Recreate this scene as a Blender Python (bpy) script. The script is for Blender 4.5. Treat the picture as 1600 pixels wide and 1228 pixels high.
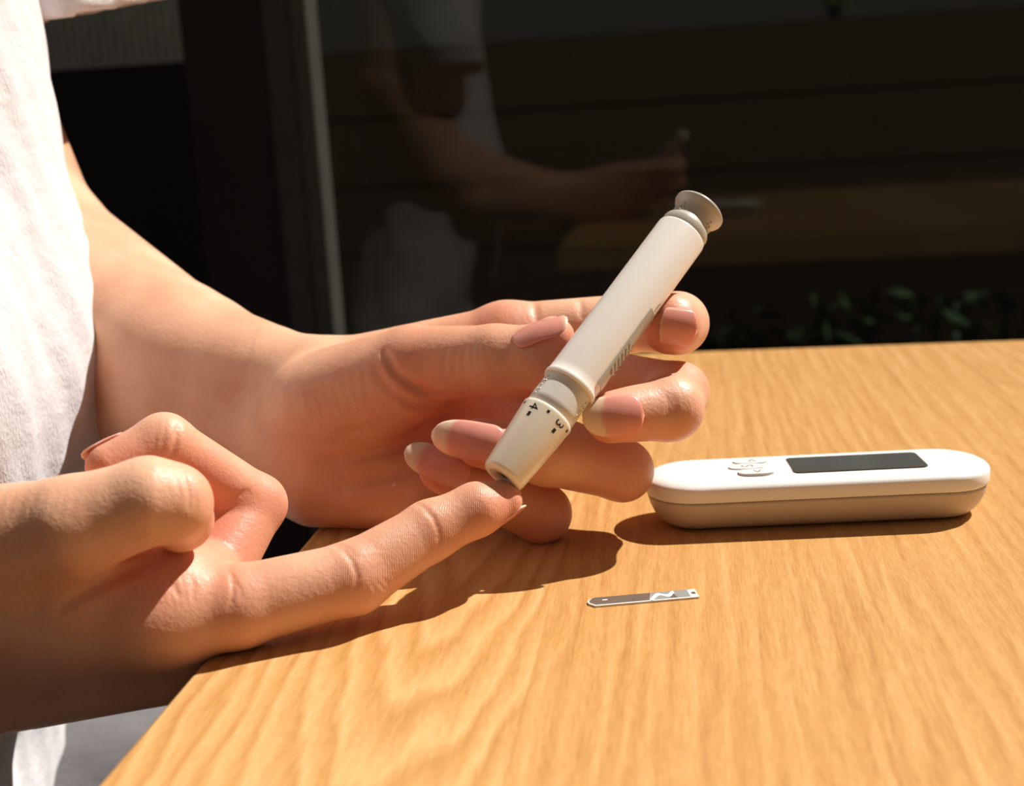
import bpy, bmesh, math, random
import numpy as np
from mathutils import Vector, Matrix

for o in list(bpy.data.objects):
    bpy.data.objects.remove(o, do_unlink=True)
scene = bpy.context.scene
C = scene.collection
random.seed(4)
rng = np.random.default_rng(7)

# ------------------------------------------------------------------ camera
# all modelling is in millimetres with the table top at z = 0; TABLE_Z lifts it to its real height in metres
TABLE_Z = 0.75
FPX, CX, CY, CAM_H = 2000.0, 800.0, 614.0, 130.0
ROLL = math.radians(3.5)
def _cam_axes(vp=(260.0, -447.0)):
    up = np.array([-math.sin(ROLL), -math.cos(ROLL), 0.0])
    hd = -(vp[0]*math.sin(ROLL) + vp[1]*math.cos(ROLL))
    p = math.atan2(hd, FPX)
    Z = up*math.cos(p) - np.array([0, 0, 1.0])*math.sin(p)
    d = np.array([vp[0], vp[1], FPX]); Y = d/np.linalg.norm(d)
    Y = Y - Z*(Y@Z); Y /= np.linalg.norm(Y)
    X = np.cross(Y, Z)
    return np.array([X, Y, Z])
RC = _cam_axes()
CAMP = np.array([0.0, 0.0, CAM_H])
def P(px, py, d):                       # a photo pixel at a distance (mm) -> place in the scene (mm)
    return RC @ np.array([(px-CX)/FPX*d, (py-CY)/FPX*d, d]) + CAMP
def TP(px, py, z=0.0):                  # a photo pixel on the level z (mm)
    w = RC @ np.array([(px-CX)/FPX, (py-CY)/FPX, 1.0])
    return w*((z-CAM_H)/w[2]) + CAMP
def W(v):                               # mm -> metres
    return Vector((v[0]*.001, v[1]*.001, v[2]*.001 + TABLE_Z))

cam_data = bpy.data.cameras.new('camera')
cam = bpy.data.objects.new('camera', cam_data); C.objects.link(cam)
cam_data.sensor_width = 36.0
cam_data.lens = FPX/1600*36.0
cam_data.clip_start = 0.01; cam_data.clip_end = 60
r_, u_, b_ = RC@[1, 0, 0], RC@[0, -1, 0], RC@[0, 0, -1]
cam.matrix_world = Matrix(((r_[0], u_[0], b_[0], 0), (r_[1], u_[1], b_[1], 0),
                           (r_[2], u_[2], b_[2], CAM_H*.001+TABLE_Z), (0, 0, 0, 1)))
cam_data.dof.use_dof = True
cam_data.dof.focus_distance = 0.366
cam_data.dof.aperture_fstop = 13.0
scene.camera = cam

# ------------------------------------------------------------------ light
world = bpy.data.worlds.new('world'); scene.world = world; world.use_nodes = True
bg = world.node_tree.nodes['Background']
bg.inputs['Color'].default_value = (1.0, 0.91, 0.84, 1)
bg.inputs['Strength'].default_value = 0.125
sun_d = bpy.data.lights.new('sun', 'SUN'); sun_d.energy = 7.6; sun_d.angle = math.radians(0.6)
sun_d.color = (1.0, 0.95, 0.89)
sun = bpy.data.objects.new('sun', sun_d); C.objects.link(sun)
SUN_L = Vector((0.70, 0.47, 1.0)).normalized()          # towards the sun: from the right, a little behind
sun.rotation_euler = SUN_L.to_track_quat('Z', 'Y').to_euler()
sun.location = (1.5, 1.0, 3.5)
scene.view_settings.view_transform = 'Standard'
scene.view_settings.look = 'None'
scene.view_settings.gamma = 1.0
scene.view_settings.use_curve_mapping = False
scene.view_settings.exposure = 0.30

# ------------------------------------------------------------------ helpers
def tag(o, label=None, cat=None, group=None, kind=None):
    if label: o['label'] = label
    if cat: o['category'] = cat
    if group: o['group'] = group
    if kind: o['kind'] = kind
    return o
def empty(name, loc):
    o = bpy.data.objects.new(name, None); C.objects.link(o); o.location = loc
    o.empty_display_size = 0.02
    return o
def link(name, me, mat=None, parent=None, smooth=False):
    o = bpy.data.objects.new(name, me); C.objects.link(o)
    if mat is not None and not me.materials: me.materials.append(mat)
    if parent is not None:
        o.parent = parent
    if smooth:
        me.polygons.foreach_set('use_smooth', [True]*len(me.polygons))
    return o
def bm_obj(name, bm, mat, parent=None, smooth=False):
    me = bpy.data.meshes.new(name); bm.normal_update(); bm.to_mesh(me); bm.free()
    return link(name, me, mat, parent, smooth)
def add_box(bm, lo, hi):
    vs = [bm.verts.new((x, y, z)) for z in (lo[2], hi[2]) for y in (lo[1], hi[1]) for x in (lo[0], hi[0])]
    for f in ((0, 2, 3, 1), (4, 5, 7, 6), (0, 1, 5, 4), (2, 6, 7, 3), (0, 4, 6, 2), (1, 3, 7, 5)):
        bm.faces.new([vs[i] for i in f])
    return vs
def box_obj(name, lo, hi, mat, parent=None, bevel=0.0, seg=2):
    bm = bmesh.new(); add_box(bm, lo, hi)
    if bevel: bmesh.ops.bevel(bm, geom=bm.edges[:], offset=bevel, segments=seg, affect='EDGES', profile=0.6)
    return bm_obj(name, bm, mat, parent, smooth=False)
def lathe(name, prof, mat, parent=None, n=72, close=False, scale=.001):
    bm = bmesh.new(); rings = []
    for (r, z) in prof:
        if r < 1e-6: rings.append([bm.verts.new((0, 0, z*scale))])
        else: rings.append([bm.verts.new((r*scale*math.cos(2*math.pi*i/n), r*scale*math.sin(2*math.pi*i/n), z*scale)) for i in range(n)])
    for a, b in zip(rings[:-1], rings[1:]):
        for i in range(n):
            j = (i+1) % n
            q = [a[i % len(a)], a[j % len(a)], b[j % len(b)], b[i % len(b)]]
            q = list(dict.fromkeys(q))
            if len(q) > 2: bm.faces.new(q)
    bmesh.ops.recalc_face_normals(bm, faces=bm.faces[:])
    return bm_obj(name, bm, mat, parent, smooth=True)

# ------------------------------------------------------------------ materials
def mat_new(name):
    m = bpy.data.materials.new(name); m.use_nodes = True
    nt = m.node_tree; b = nt.nodes['Principled BSDF']
    return m, nt, b
def N(nt, t, **kw):
    n = nt.nodes.new(t)
    for k, v in kw.items():
        if k.startswith('i_'): n.inputs[k[2:].replace('_', ' ')].default_value = v
        else: setattr(n, k, v)
    return n
def ramp(nt, fac, stops):
    n = nt.nodes.new('ShaderNodeValToRGB'); e = n.color_ramp.elements
    while len(e) < len(stops): e.new(0.5)
    for el, (p, c) in zip(e, stops): el.position = p; el.color = (*c, 1)
    nt.links.new(fac, n.inputs[0]); return n
def bump(nt, b, h, strength, dist):
    n = N(nt, 'ShaderNodeBump'); n.inputs['Strength'].default_value = strength; n.inputs['Distance'].default_value = dist
    nt.links.new(h, n.inputs['Height']); nt.links.new(n.outputs[0], b.inputs['Normal']); return n
def simple(name, col, rough=0.5, spec=0.5, noise=0.0, nscale=400, sss=0.0, sssr=(1, .6, .4), sscale=.002, metal=0.0, bmp=0.0, coat=0.0):
    m, nt, b = mat_new(name)
    tc = N(nt, 'ShaderNodeTexCoord'); nz = N(nt, 'ShaderNodeTexNoise'); nz.inputs['Scale'].default_value = nscale
    nz.inputs['Detail'].default_value = 4
    nt.links.new(tc.outputs['Object'], nz.inputs['Vector'])
    c2 = tuple(max(0, c*(1-noise)) for c in col)
    rp = ramp(nt, nz.outputs['Fac'], [(0.3, c2), (0.7, col)])
    nt.links.new(rp.outputs[0], b.inputs['Base Color'])
    b.inputs['Roughness'].default_value = rough; b.inputs['Specular IOR Level'].default_value = spec
    b.inputs['Metallic'].default_value = metal
    if coat: b.inputs['Coat Weight'].default_value = coat; b.inputs['Coat Roughness'].default_value = 0.08
    if sss:
        b.inputs['Subsurface Weight'].default_value = sss
        b.inputs['Subsurface Radius'].default_value = sssr; b.inputs['Subsurface Scale'].default_value = sscale
    if bmp: bump(nt, b, nz.outputs['Fac'], bmp, .0005)
    return m

M = {}
def skin_material():
    m, nt, b = mat_new('skin')
    L = nt.links
    tc = N(nt, 'ShaderNodeTexCoord')
    at = N(nt, 'ShaderNodeAttribute'); at.attribute_name = 'tint'
    sep = N(nt, 'ShaderNodeSeparateColor'); L.new(at.outputs['Color'], sep.inputs[0])
    big = N(nt, 'ShaderNodeTexNoise'); big.inputs['Scale'].default_value = 45; big.inputs['Detail'].default_value = 5
    L.new(tc.outputs['Object'], big.inputs['Vector'])
    base = ramp(nt, big.outputs['Fac'], [(0.32, (0.64, 0.322, 0.195)), (0.68, (0.76, 0.435, 0.285))])
    mx = N(nt, 'ShaderNodeMix', data_type='RGBA'); mx.inputs['B'].default_value = (0.66, 0.20, 0.13, 1)
    L.new(base.outputs[0], mx.inputs['A']); L.new(sep.outputs[0], mx.inputs['Factor'])
    L.new(mx.outputs['Result'], b.inputs['Base Color'])
    b.inputs['Roughness'].default_value = 0.46
    b.inputs['Specular IOR Level'].default_value = 0.42
    b.inputs['Subsurface Weight'].default_value = 0.45
    b.inputs['Subsurface Radius'].default_value = (1.0, 0.32, 0.14)
    b.inputs['Subsurface Scale'].default_value = 0.0034
    # skin relief: fine cells everywhere, ridge lines where the green channel says so
    vor = N(nt, 'ShaderNodeTexVoronoi'); vor.inputs['Scale'].default_value = 1300
    L.new(tc.outputs['Object'], vor.inputs['Vector'])
    fine = N(nt, 'ShaderNodeTexNoise'); fine.inputs['Scale'].default_value = 700; fine.inputs['Detail'].default_value = 6
    L.new(tc.outputs['Object'], fine.inputs['Vector'])
    wav = N(nt, 'ShaderNodeTexWave'); wav.inputs['Scale'].default_value = 620; wav.inputs['Distortion'].default_value = 9
    wav.inputs['Detail'].default_value = 1.5; wav.inputs['Detail Scale'].default_value = 0.25
    wav.bands_direction = 'X'
    L.new(tc.outputs['Object'], wav.inputs['Vector'])
    m1 = N(nt, 'ShaderNodeMath', operation='MULTIPLY'); wm = N(nt, 'ShaderNodeMath', operation='MULTIPLY'); L.new(wav.outputs['Fac'], wm.inputs[0]); wm.inputs[1].default_value = 0.28; L.new(wm.outputs[0], m1.inputs[0]); L.new(sep.outputs[1], m1.inputs[1])
    m2 = N(nt, 'ShaderNodeMath', operation='MULTIPLY_ADD'); L.new(vor.outputs['Distance'], m2.inputs[0]); m2.inputs[1].default_value = 0.35; L.new(m1.outputs[0], m2.inputs[2])
    m3 = N(nt, 'ShaderNodeMath', operation='ADD'); L.new(m2.outputs[0], m3.inputs[0]); L.new(fine.outputs['Fac'], m3.inputs[1])
    bump(nt, b, m3.outputs[0], 0.5, 0.0003)
    return m
M['skin'] = skin_material()
def nail_material():
    m, nt, b = mat_new('fingernail'); L = nt.links
    at = N(nt, 'ShaderNodeAttribute'); at.attribute_name = 'free'
    mx = N(nt, 'ShaderNodeMix', data_type='RGBA')
    mx.inputs['A'].default_value = (0.72, 0.30, 0.235, 1); mx.inputs['B'].default_value = (0.80, 0.57, 0.41, 1)
    L.new(at.outputs['Fac'], mx.inputs['Factor'])
    tc = N(nt, 'ShaderNodeTexCoord'); nz = N(nt, 'ShaderNodeTexNoise'); nz.inputs['Scale'].default_value = 300
    L.new(tc.outputs['Object'], nz.inputs['Vector'])
    hs = N(nt, 'ShaderNodeHueSaturation'); L.new(mx.outputs['Result'], hs.inputs['Color'])
    mr = N(nt, 'ShaderNodeMapRange'); mr.inputs['To Min'].default_value = 0.9; mr.inputs['To Max'].default_value = 1.08
    L.new(nz.outputs['Fac'], mr.inputs['Value']); L.new(mr.outputs[0], hs.inputs['Value'])
    L.new(hs.outputs[0], b.inputs['Base Color'])
    b.inputs['Roughness'].default_value = 0.28
    b.inputs['Subsurface Weight'].default_value = 0.3; b.inputs['Subsurface Radius'].default_value = (1, .4, .25)
    b.inputs['Subsurface Scale'].default_value = 0.0015
    return m
M['nail'] = nail_material()
def cloth_material(name, col, weave=1500):
    m, nt, b = mat_new(name); L = nt.links
    tc = N(nt, 'ShaderNodeTexCoord')
    n1 = N(nt, 'ShaderNodeTexNoise'); n1.inputs['Scale'].default_value = weave; n1.inputs['Detail'].default_value = 3
    n2 = N(nt, 'ShaderNodeTexNoise'); n2.inputs['Scale'].default_value = 130; n2.inputs['Detail'].default_value = 6
    mp = N(nt, 'ShaderNodeMapping'); mp.inputs['Scale'].default_value = (1, 1, .35)
    L.new(tc.outputs['Object'], mp.inputs[0]); L.new(mp.outputs[0], n1.inputs['Vector']); L.new(tc.outputs['Object'], n2.inputs['Vector'])
    r = ramp(nt, n2.outputs['Fac'], [(0.3, tuple(c*.9 for c in col)), (0.7, col)])
    L.new(r.outputs[0], b.inputs['Base Color'])
    b.inputs['Roughness'].default_value = 0.9; b.inputs['Specular IOR Level'].default_value = 0.15
    b.inputs['Sheen Weight'].default_value = 0.2
    ad = N(nt, 'ShaderNodeMath', operation='MULTIPLY_ADD'); L.new(n2.outputs['Fac'], ad.inputs[0]); ad.inputs[1].default_value = 2.2; L.new(n1.outputs['Fac'], ad.inputs[2])
    bump(nt, b, ad.outputs[0], 0.42, 0.0010)
    return m
M['shirt'] = cloth_material('white_cotton', (0.74, 0.70, 0.72))
M['trousers'] = cloth_material('dark_grey_cotton', (0.15, 0.138, 0.144))  # dark grey is the cloth's own colour
def wood_material(name, dark, mid, light, rough=0.36, slope=0.03, ringw=0.14, freq=150.0, streakw=0.62):
    m, nt, b = mat_new(name); L = nt.links
    tc = N(nt, 'ShaderNodeTexCoord')
    mp = N(nt, 'ShaderNodeMapping'); L.new(tc.outputs['Object'], mp.inputs['Vector'])
    # growth rings: distance from a log axis that slowly leaves the board, so the cut shows cathedral arches
    wob = N(nt, 'ShaderNodeTexNoise'); wob.inputs['Scale'].default_value = 9; wob.inputs['Detail'].default_value = 2
    mpw = N(nt, 'ShaderNodeMapping'); mpw.inputs['Scale'].default_value = (1.6, .45, 1); L.new(tc.outputs['Object'], mpw.inputs['Vector'])
    L.new(mpw.outputs[0], wob.inputs['Vector'])
    sx = N(nt, 'ShaderNodeSeparateXYZ'); L.new(tc.outputs['Object'], sx.inputs[0])
    def math_(op, a, b_=None, c=None):
        n = N(nt, 'ShaderNodeMath', operation=op)
        for i, v in enumerate((a, b_, c)):
            if v is None: continue
            if isinstance(v, (int, float)): n.inputs[i].default_value = v
            else: L.new(v, n.inputs[i])
        return n.outputs[0]
    wx = math_('MULTIPLY_ADD', wob.outputs['Fac'], 0.02, -0.01)
    xx = math_('ADD', sx.outputs['X'], wx)
    ax = math_('POWER', math_('ABSOLUTE', math_('MULTIPLY', xx, 1.0)), 2.0)
    dz = math_('MULTIPLY_ADD', sx.outputs['Y'], slope, sx.outputs['Z'])
    r2 = math_('SQRT', math_('ADD', ax, math_('POWER', dz, 2.0)))
    warp = N(nt, 'ShaderNodeTexNoise'); warp.inputs['Scale'].default_value = 38; warp.inputs['Detail'].default_value = 3
    mpv = N(nt, 'ShaderNodeMapping'); mpv.inputs['Scale'].default_value = (1.5, .3, 1); L.new(tc.outputs['Object'], mpv.inputs['Vector']); L.new(mpv.outputs[0], warp.inputs['Vector'])
    r3 = math_('MULTIPLY_ADD', warp.outputs['Fac'], 0.012, r2)
    rings = math_('FRACT', math_('MULTIPLY', r3, freq))
    saw = ramp(nt, rings, [(0.0, (0, 0, 0)), (0.72, (1, 1, 1)), (1.0, (0, 0, 0))])
    streak = N(nt, 'ShaderNodeTexNoise'); streak.inputs['Scale'].default_value = 60; streak.inputs['Detail'].default_value = 6; streak.inputs['Roughness'].default_value = .65
    mps = N(nt, 'ShaderNodeMapping'); mps.inputs['Scale'].default_value = (7.0, 0.25, 1.0); L.new(tc.outputs['Object'], mps.inputs['Vector'])
    L.new(mps.outputs[0], streak.inputs['Vector'])
    fibre = N(nt, 'ShaderNodeTexNoise'); fibre.inputs['Scale'].default_value = 330; fibre.inputs['Detail'].default_value = 4
    mpf = N(nt, 'ShaderNodeMapping'); mpf.inputs['Scale'].default_value = (8.0, 0.5, 1.0); L.new(tc.outputs['Object'], mpf.inputs['Vector'])
    L.new(mpf.outputs[0], fibre.inputs['Vector'])
    s1 = math_('MULTIPLY_ADD', saw.outputs[0], ringw, math_('MULTIPLY', streak.outputs['Fac'], streakw))
    s2 = math_('MULTIPLY_ADD', fibre.outputs['Fac'], 0.55, s1)
    oi = N(nt, 'ShaderNodeObjectInfo')
    s3 = math_('ADD', s2, math_('MULTIPLY_ADD', oi.outputs['Random'], 0.14, -0.12))
    rp = ramp(nt, s3, [(0.25, dark), (0.60, mid), (0.92, light)])
    L.new(rp.outputs[0], b.inputs['Base Color'])
    b.inputs['Roughness'].default_value = rough; b.inputs['Specular IOR Level'].default_value = 0.35
    bump(nt, b, fibre.outputs['Fac'], 0.12, 0.0003)
    return m
M['wood'] = wood_material('oak_board', (0.36, 0.155, 0.043), (0.545, 0.280, 0.095), (0.67, 0.405, 0.175))
M['wood_arch'] = wood_material('oak_board_flat_sawn', (0.36, 0.155, 0.043), (0.545, 0.280, 0.095), (0.67, 0.405, 0.175), slope=0.15, ringw=.34, freq=170.0, streakw=0.5)
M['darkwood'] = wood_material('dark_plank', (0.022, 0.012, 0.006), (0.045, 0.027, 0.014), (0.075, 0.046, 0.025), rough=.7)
M['pen_body'] = simple('cream_plastic', (0.88, 0.82, 0.755), .30, .5, .02, 200, sss=.25, sssr=(1, .8, .6), sscale=.003)
M['pen_cap'] = simple('ivory_cap_plastic', (0.83, 0.75, 0.61), .22, .5, .03, 200, sss=.4, sssr=(1, .75, .45), sscale=.004)
M['pen_grey'] = simple('warm_grey_plastic', (0.50, 0.46, 0.385), .34, .5, .04, 300)
M['pen_collar'] = simple('pale_grey_plastic', (0.72, 0.69, 0.62), .34, .5, .04, 300)
M['slider'] = simple('grey_clear_plastic', (0.46, 0.43, 0.36), .25, .5, .05, 300)
M['ink'] = simple('black_ink', (0.015, 0.013, 0.012), .5, .3, .1, 500)
M['hole'] = simple('dark_bore', (0.05, 0.03, 0.02), .6, .3, .1, 500)
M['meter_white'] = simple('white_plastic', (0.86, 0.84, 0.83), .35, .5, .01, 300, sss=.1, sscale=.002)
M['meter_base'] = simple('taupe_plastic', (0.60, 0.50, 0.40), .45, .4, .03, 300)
M['meter_button'] = simple('light_grey_button', (0.72, 0.69, 0.67), .5, .4, .03, 300)
M['meter_glyph'] = simple('grey_button_print', (0.20, 0.19, 0.18), .5, .4, .03, 300)
M['screen'] = simple('dark_display_glass', (0.095, 0.095, 0.090), .12, .5, .15, 60, coat=.4)  # base colour lifted to stand for sky reflected in the screen
M['seam'] = simple('shell_gap', (0.10, 0.07, 0.05), .7, .2, .1, 300)
M['strip_white'] = simple('white_strip_plastic', (0.85, 0.84, 0.82), .35, .5, .02, 400)
M['strip_dark'] = simple('graphite_print', (0.16, 0.125, 0.10), .30, .5, .15, 500)
M['strip_grey'] = simple('grey_print', (0.30, 0.30, 0.29), .35, .5, .1, 500)
M['frame'] = simple('brown_metal_frame', (0.030, 0.025, 0.020), .5, .4, .15, 40)
M['frame_light'] = simple('grey_metal_frame', (0.045, 0.040, 0.035), .5, .3, .15, 40)
M['black'] = simple('unlit_wall_black', (0.010, 0.009, 0.008), .8, .2, .2, 20)  # lack of light in the background, put into a near-black colour
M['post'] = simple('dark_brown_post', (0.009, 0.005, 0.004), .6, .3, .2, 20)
M['greywall'] = simple('grey_louvre_paint', (0.24, 0.23, 0.20), .7, .2, .15, 20)
M['light_block'] = simple('brown_grey_light_block', (0.052, 0.042, 0.034), .7, .2, .2, 20)
M['floor'] = simple('dark_floor_tile', (0.06, 0.05, 0.042), .7, .3, .3, 8)
M['farwall'] = simple('grey_green_render', (0.15, 0.15, 0.13), .8, .2, .25, 3)
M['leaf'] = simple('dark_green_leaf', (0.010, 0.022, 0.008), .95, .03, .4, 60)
M['metal'] = simple('black_table_metal', (0.03, 0.03, 0.03), .4, .5, .1, 100)
def glass_material():
    m = bpy.data.materials.new('window_glass'); m.use_nodes = True; nt = m.node_tree
    nt.nodes.remove(nt.nodes['Principled BSDF'])
    out = nt.nodes['Material Output']
    tr = N(nt, 'ShaderNodeBsdfTransparent'); tr.inputs[0].default_value = (.95, .96, .95, 1)
    gl = N(nt, 'ShaderNodeBsdfGlossy'); gl.inputs['Roughness'].default_value = 0.02
    lw = N(nt, 'ShaderNodeLayerWeight'); lw.inputs[0].default_value = 0.5
    pw_ = N(nt, 'ShaderNodeMath', operation='POWER'); nt.links.new(lw.outputs['Facing'], pw_.inputs[0]); pw_.inputs[1].default_value = 5.0
    fr = N(nt, 'ShaderNodeMath', operation='MULTIPLY_ADD'); nt.links.new(pw_.outputs[0], fr.inputs[0]); fr.inputs[1].default_value = 0.8; fr.inputs[2].default_value = 0.012
    mx = N(nt, 'ShaderNodeMixShader')
    nt.links.new(fr.outputs[0], mx.inputs[0]); nt.links.new(tr.outputs[0], mx.inputs[1]); nt.links.new(gl.outputs[0], mx.inputs[2])
    nt.links.new(mx.outputs[0], out.inputs[0])
    return m
M['glass'] = glass_material()

#@@STRUCTURE
# ------------------------------------------------------------------ the setting (metres)
def struct(name, lo, hi, mat, parent=None, bevel=0):
    o = box_obj(name, lo, hi, mat, parent, bevel)
    if parent is None: tag(o, kind='structure')
    return o
fl = struct('floor', (-4.0, -4.0, -0.05), (4.0, 4.0, 0.0), M['floor'])
wr_ = struct('wall_light_block', (-4.0, -2.3, 0), (4.0, -2.2, 2.5), M['light_block'])  # unseen wall added behind the camera to cut the fill light
YW, YF = 0.985, 2.05                                 # the window beside the table, the dark board fence outside it
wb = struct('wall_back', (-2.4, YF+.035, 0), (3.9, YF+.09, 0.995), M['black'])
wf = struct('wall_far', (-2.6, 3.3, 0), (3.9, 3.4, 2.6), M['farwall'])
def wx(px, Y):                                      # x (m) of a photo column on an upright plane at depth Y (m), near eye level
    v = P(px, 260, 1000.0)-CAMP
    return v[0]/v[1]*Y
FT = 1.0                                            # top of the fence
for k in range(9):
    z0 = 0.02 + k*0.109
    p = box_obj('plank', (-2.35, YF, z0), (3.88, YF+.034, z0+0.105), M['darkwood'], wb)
win = empty('window_1', (0, YW, 0)); tag(win, kind='structure')
def wpart(name, lo, hi, mat, bev=.004):
    o = box_obj(name, lo, hi, mat, None, bev); o.parent = win; o.matrix_parent_inverse = Matrix.Translation((0, -YW, 0)); return o
XW, ZW = 3.2, 2.9
wpart('window_frame', (wx(448, YW), YW-.03, 0), (wx(489, YW), YW+.03, ZW), M['frame'])
wpart('window_frame', (wx(490, YW), YW-.034, 0), (wx(519, YW), YW-.001, ZW), M['frame_light'])
wpart('window_frame', (wx(519, YW), YW-.03, 0), (XW, YW+.02, 0.08), M['frame'])
wpart('window_frame', (wx(519, YW), YW-.03, ZW-.08), (XW, YW+.02, ZW), M['frame'])
wpart('window_frame', (XW-.06, YW-.03, 0), (XW, YW+.02, ZW), M['frame'])
wpart('glass_pane', (wx(516, YW), YW-.006, .07), (XW-.05, YW+.0, ZW-.07), M['glass'], 0)
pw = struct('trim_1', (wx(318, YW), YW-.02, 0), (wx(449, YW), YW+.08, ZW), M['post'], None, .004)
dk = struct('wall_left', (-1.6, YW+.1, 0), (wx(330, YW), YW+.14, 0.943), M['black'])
YL = YW+.34
lv = tag(empty('louvre_panel', (0, YL, 0.84)), 'blurred grey slatted panel behind the dark post at top left', 'louvre panel')
x0, x1 = wx(10, YL), wx(335, YL)
nsl = 26
for k in range(nsl):
    a = x0 + (x1-x0)*k/nsl
    s = box_obj('slat', (a, -.006, .0), (a+(x1-x0)/nsl*.86, .006, .9), M['greywall'], lv)
s = box_obj('backing', (x0, .007, .0), (x1, .02, .9), M['greywall'], lv)
s = box_obj('bottom_rail', (x0, -.03, -.03), (x1, .02, .012), M['frame_light'], lv)
s = box_obj('foot', (x0, -.01, -.84), (x0+.04, .02, -.03), M['frame'], lv)
s = box_obj('foot', (x1-.04, -.01, -.84), (x1, .02, -.03), M['frame'], lv)
def foliage(name, mat, centre, size, count, leaf, seed, parent):
    rg = np.random.default_rng(seed); V = []; Fc = []
    for _ in range(count):
        d = rg.normal(size=3); d /= np.linalg.norm(d)
        c = np.array(centre) + d*np.array(size)*rg.uniform(.35, 1.0)
        a = rg.normal(size=3); a /= np.linalg.norm(a); b = np.cross(a, rg.normal(size=3)); b /= np.linalg.norm(b); n_ = np.cross(a, b)
        L_ = leaf*rg.uniform(.7, 1.3); i0 = len(V)
        V += [c-a*L_, c-b*L_*.4+n_*L_*.1, c+a*L_, c+b*L_*.4+n_*L_*.1]
        Fc += [(i0, i0+1, i0+2), (i0, i0+2, i0+3)]
    me = bpy.data.meshes.new(name); me.from_pydata([tuple(v) for v in V], [], Fc); me.update()
    return link(name, me, mat, parent)
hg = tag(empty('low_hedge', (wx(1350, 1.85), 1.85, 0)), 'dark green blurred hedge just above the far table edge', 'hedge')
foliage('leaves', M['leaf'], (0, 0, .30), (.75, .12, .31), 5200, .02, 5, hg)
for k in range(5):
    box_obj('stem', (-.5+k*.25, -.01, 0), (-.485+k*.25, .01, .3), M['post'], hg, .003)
tr_x = wx(1305, 2.7)
tre = tag(empty('leafy_shrub', (tr_x, 2.7, 0)), 'sunlit green foliage peeking in at the top edge of the picture', 'shrub')
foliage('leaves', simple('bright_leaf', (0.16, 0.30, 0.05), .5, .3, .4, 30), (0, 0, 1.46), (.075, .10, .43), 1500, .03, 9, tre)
box_obj('stem', (-.012, -.012, 0), (.012, .012, 1.5), M['post'], tre, .004)
#@@TABLE
# ------------------------------------------------------------------ table (mm -> m)
TX0, TY1, TY0 = -124.0, 690.0, -60.0
table = tag(empty('table', (0.27, 0.315, 0)), 'light oak table of wide glued boards in sunlight under the hands', 'table')
inv = Matrix.Translation((-0.27, -0.315, 0))
def tpart(o): o.parent = table; o.matrix_parent_inverse = inv; return o
seams = [-124.0, -39.0, 50.4, 138.0, 226.0, 314.0, 402.0, 490.0, 578.0, 666.0]
offs = [(18, 420, 0), (-70, 262, -10.5), (75, 30, -22), (-60, 500, -26), (-5, 120, -17), (10, 0, -20), (-20, 300, -15), (0, 90, -18), (5, 200, -14)]
for i, (a, b) in enumerate(zip(seams[:-1], seams[1:])):
    ox, oy, oz = offs[i]
    c = (a+b)/2
    # object origin = where the log axis passes, so that every board has its own grain
    org = np.array([c+ox, oy, oz])
    lo = np.array([a+.01, TY0, -24.0])-org; hi = np.array([b-.01, TY1, 0.0])-org
    bm = bmesh.new(); add_box(bm, lo*.001, hi*.001)
    ed = [e for e in bm.edges if all(abs(v.co.z-hi[2]*.001) < 1e-7 for v in e.verts)]
    if i == 0:
        long_left = [e for e in bm.edges if all(abs(v.co.x-lo[0]*.001) < 1e-7 for v in e.verts) and all(abs(v.co.z-hi[2]*.001) < 1e-7 for v in e.verts)]
        bmesh.ops.bevel(bm, geom=long_left, offset=.0016, segments=4, affect='EDGES', profile=.5)
    far = [e for e in bm.edges if all(abs(v.co.y-hi[1]*.001) < 1e-7 for v in e.verts) and all(abs(v.co.z-hi[2]*.001) < 1e-7 for v in e.verts)]
    bmesh.ops.bevel(bm, geom=far, offset=.0016, segments=3, affect='EDGES', profile=.5)
    o = bm_obj('board', bm, M['wood_arch' if i in (0, 4) else 'wood']); o.location = W(org); tpart(o)
for (x, y) in ((-30, 60), (-30, 640), (620, 60), (620, 640)):
    o = box_obj('leg', ((x-20)*.001, (y-20)*.001, 0), ((x+20)*.001, (y+20)*.001, TABLE_Z-.024), M['metal'], None, .003); tpart(o)
o = box_obj('apron', (-.05, .05, TABLE_Z-.064), (.64, .07, TABLE_Z-.0245), M['metal']); tpart(o)
o = box_obj('apron', (-.05, .63, TABLE_Z-.064), (.64, .65, TABLE_Z-.0245), M['metal']); tpart(o)

#@@STRIP
# ------------------------------------------------------------------ test strip
sl, sr = TP(919, 944), TP(1089, 929)
dv = sr-sl; sl_len = float(np.linalg.norm(dv)); ang = math.atan2(dv[1], dv[0])
strip = tag(empty('test_strip', W((sl+sr)/2)), 'thin graphite and white test strip lying alone on the wooden table', 'test strip')
strip.rotation_euler[2] = ang
HL, HW = sl_len/2, 2.9
def poly_prism(name, pts, z0, z1, mat, parent):
    bm = bmesh.new()
    lo = [bm.verts.new((x*.001, y*.001, z0*.001)) for x, y in pts]
    hi = [bm.verts.new((x*.001, y*.001, z1*.001)) for x, y in pts]
    bm.faces.new(lo[::-1]); bm.faces.new(hi)
    n = len(pts)
    for i in range(n): bm.faces.new((lo[i], lo[(i+1) % n], hi[(i+1) % n], hi[i]))
    bmesh.ops.recalc_face_normals(bm, faces=bm.faces[:])
    return bm_obj(name, bm, mat, parent)
poly_prism('strip_base', [(-HL, -.8), (-HL+1.6, -HW), (HL, -HW), (HL, HW), (-HL+1.6, HW), (-HL, .8)], 0.02, .55, M['strip_white'], strip)
poly_prism('printed_face', [(-HL+.4, -.6), (-HL+1.8, -HW+.55), (HL-13.5, -HW+.55), (HL-12.2, HW-.06), (-HL+1.7, HW-.06), (-HL+.4, .8)], .55, .60, M['strip_dark'], strip)
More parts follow.
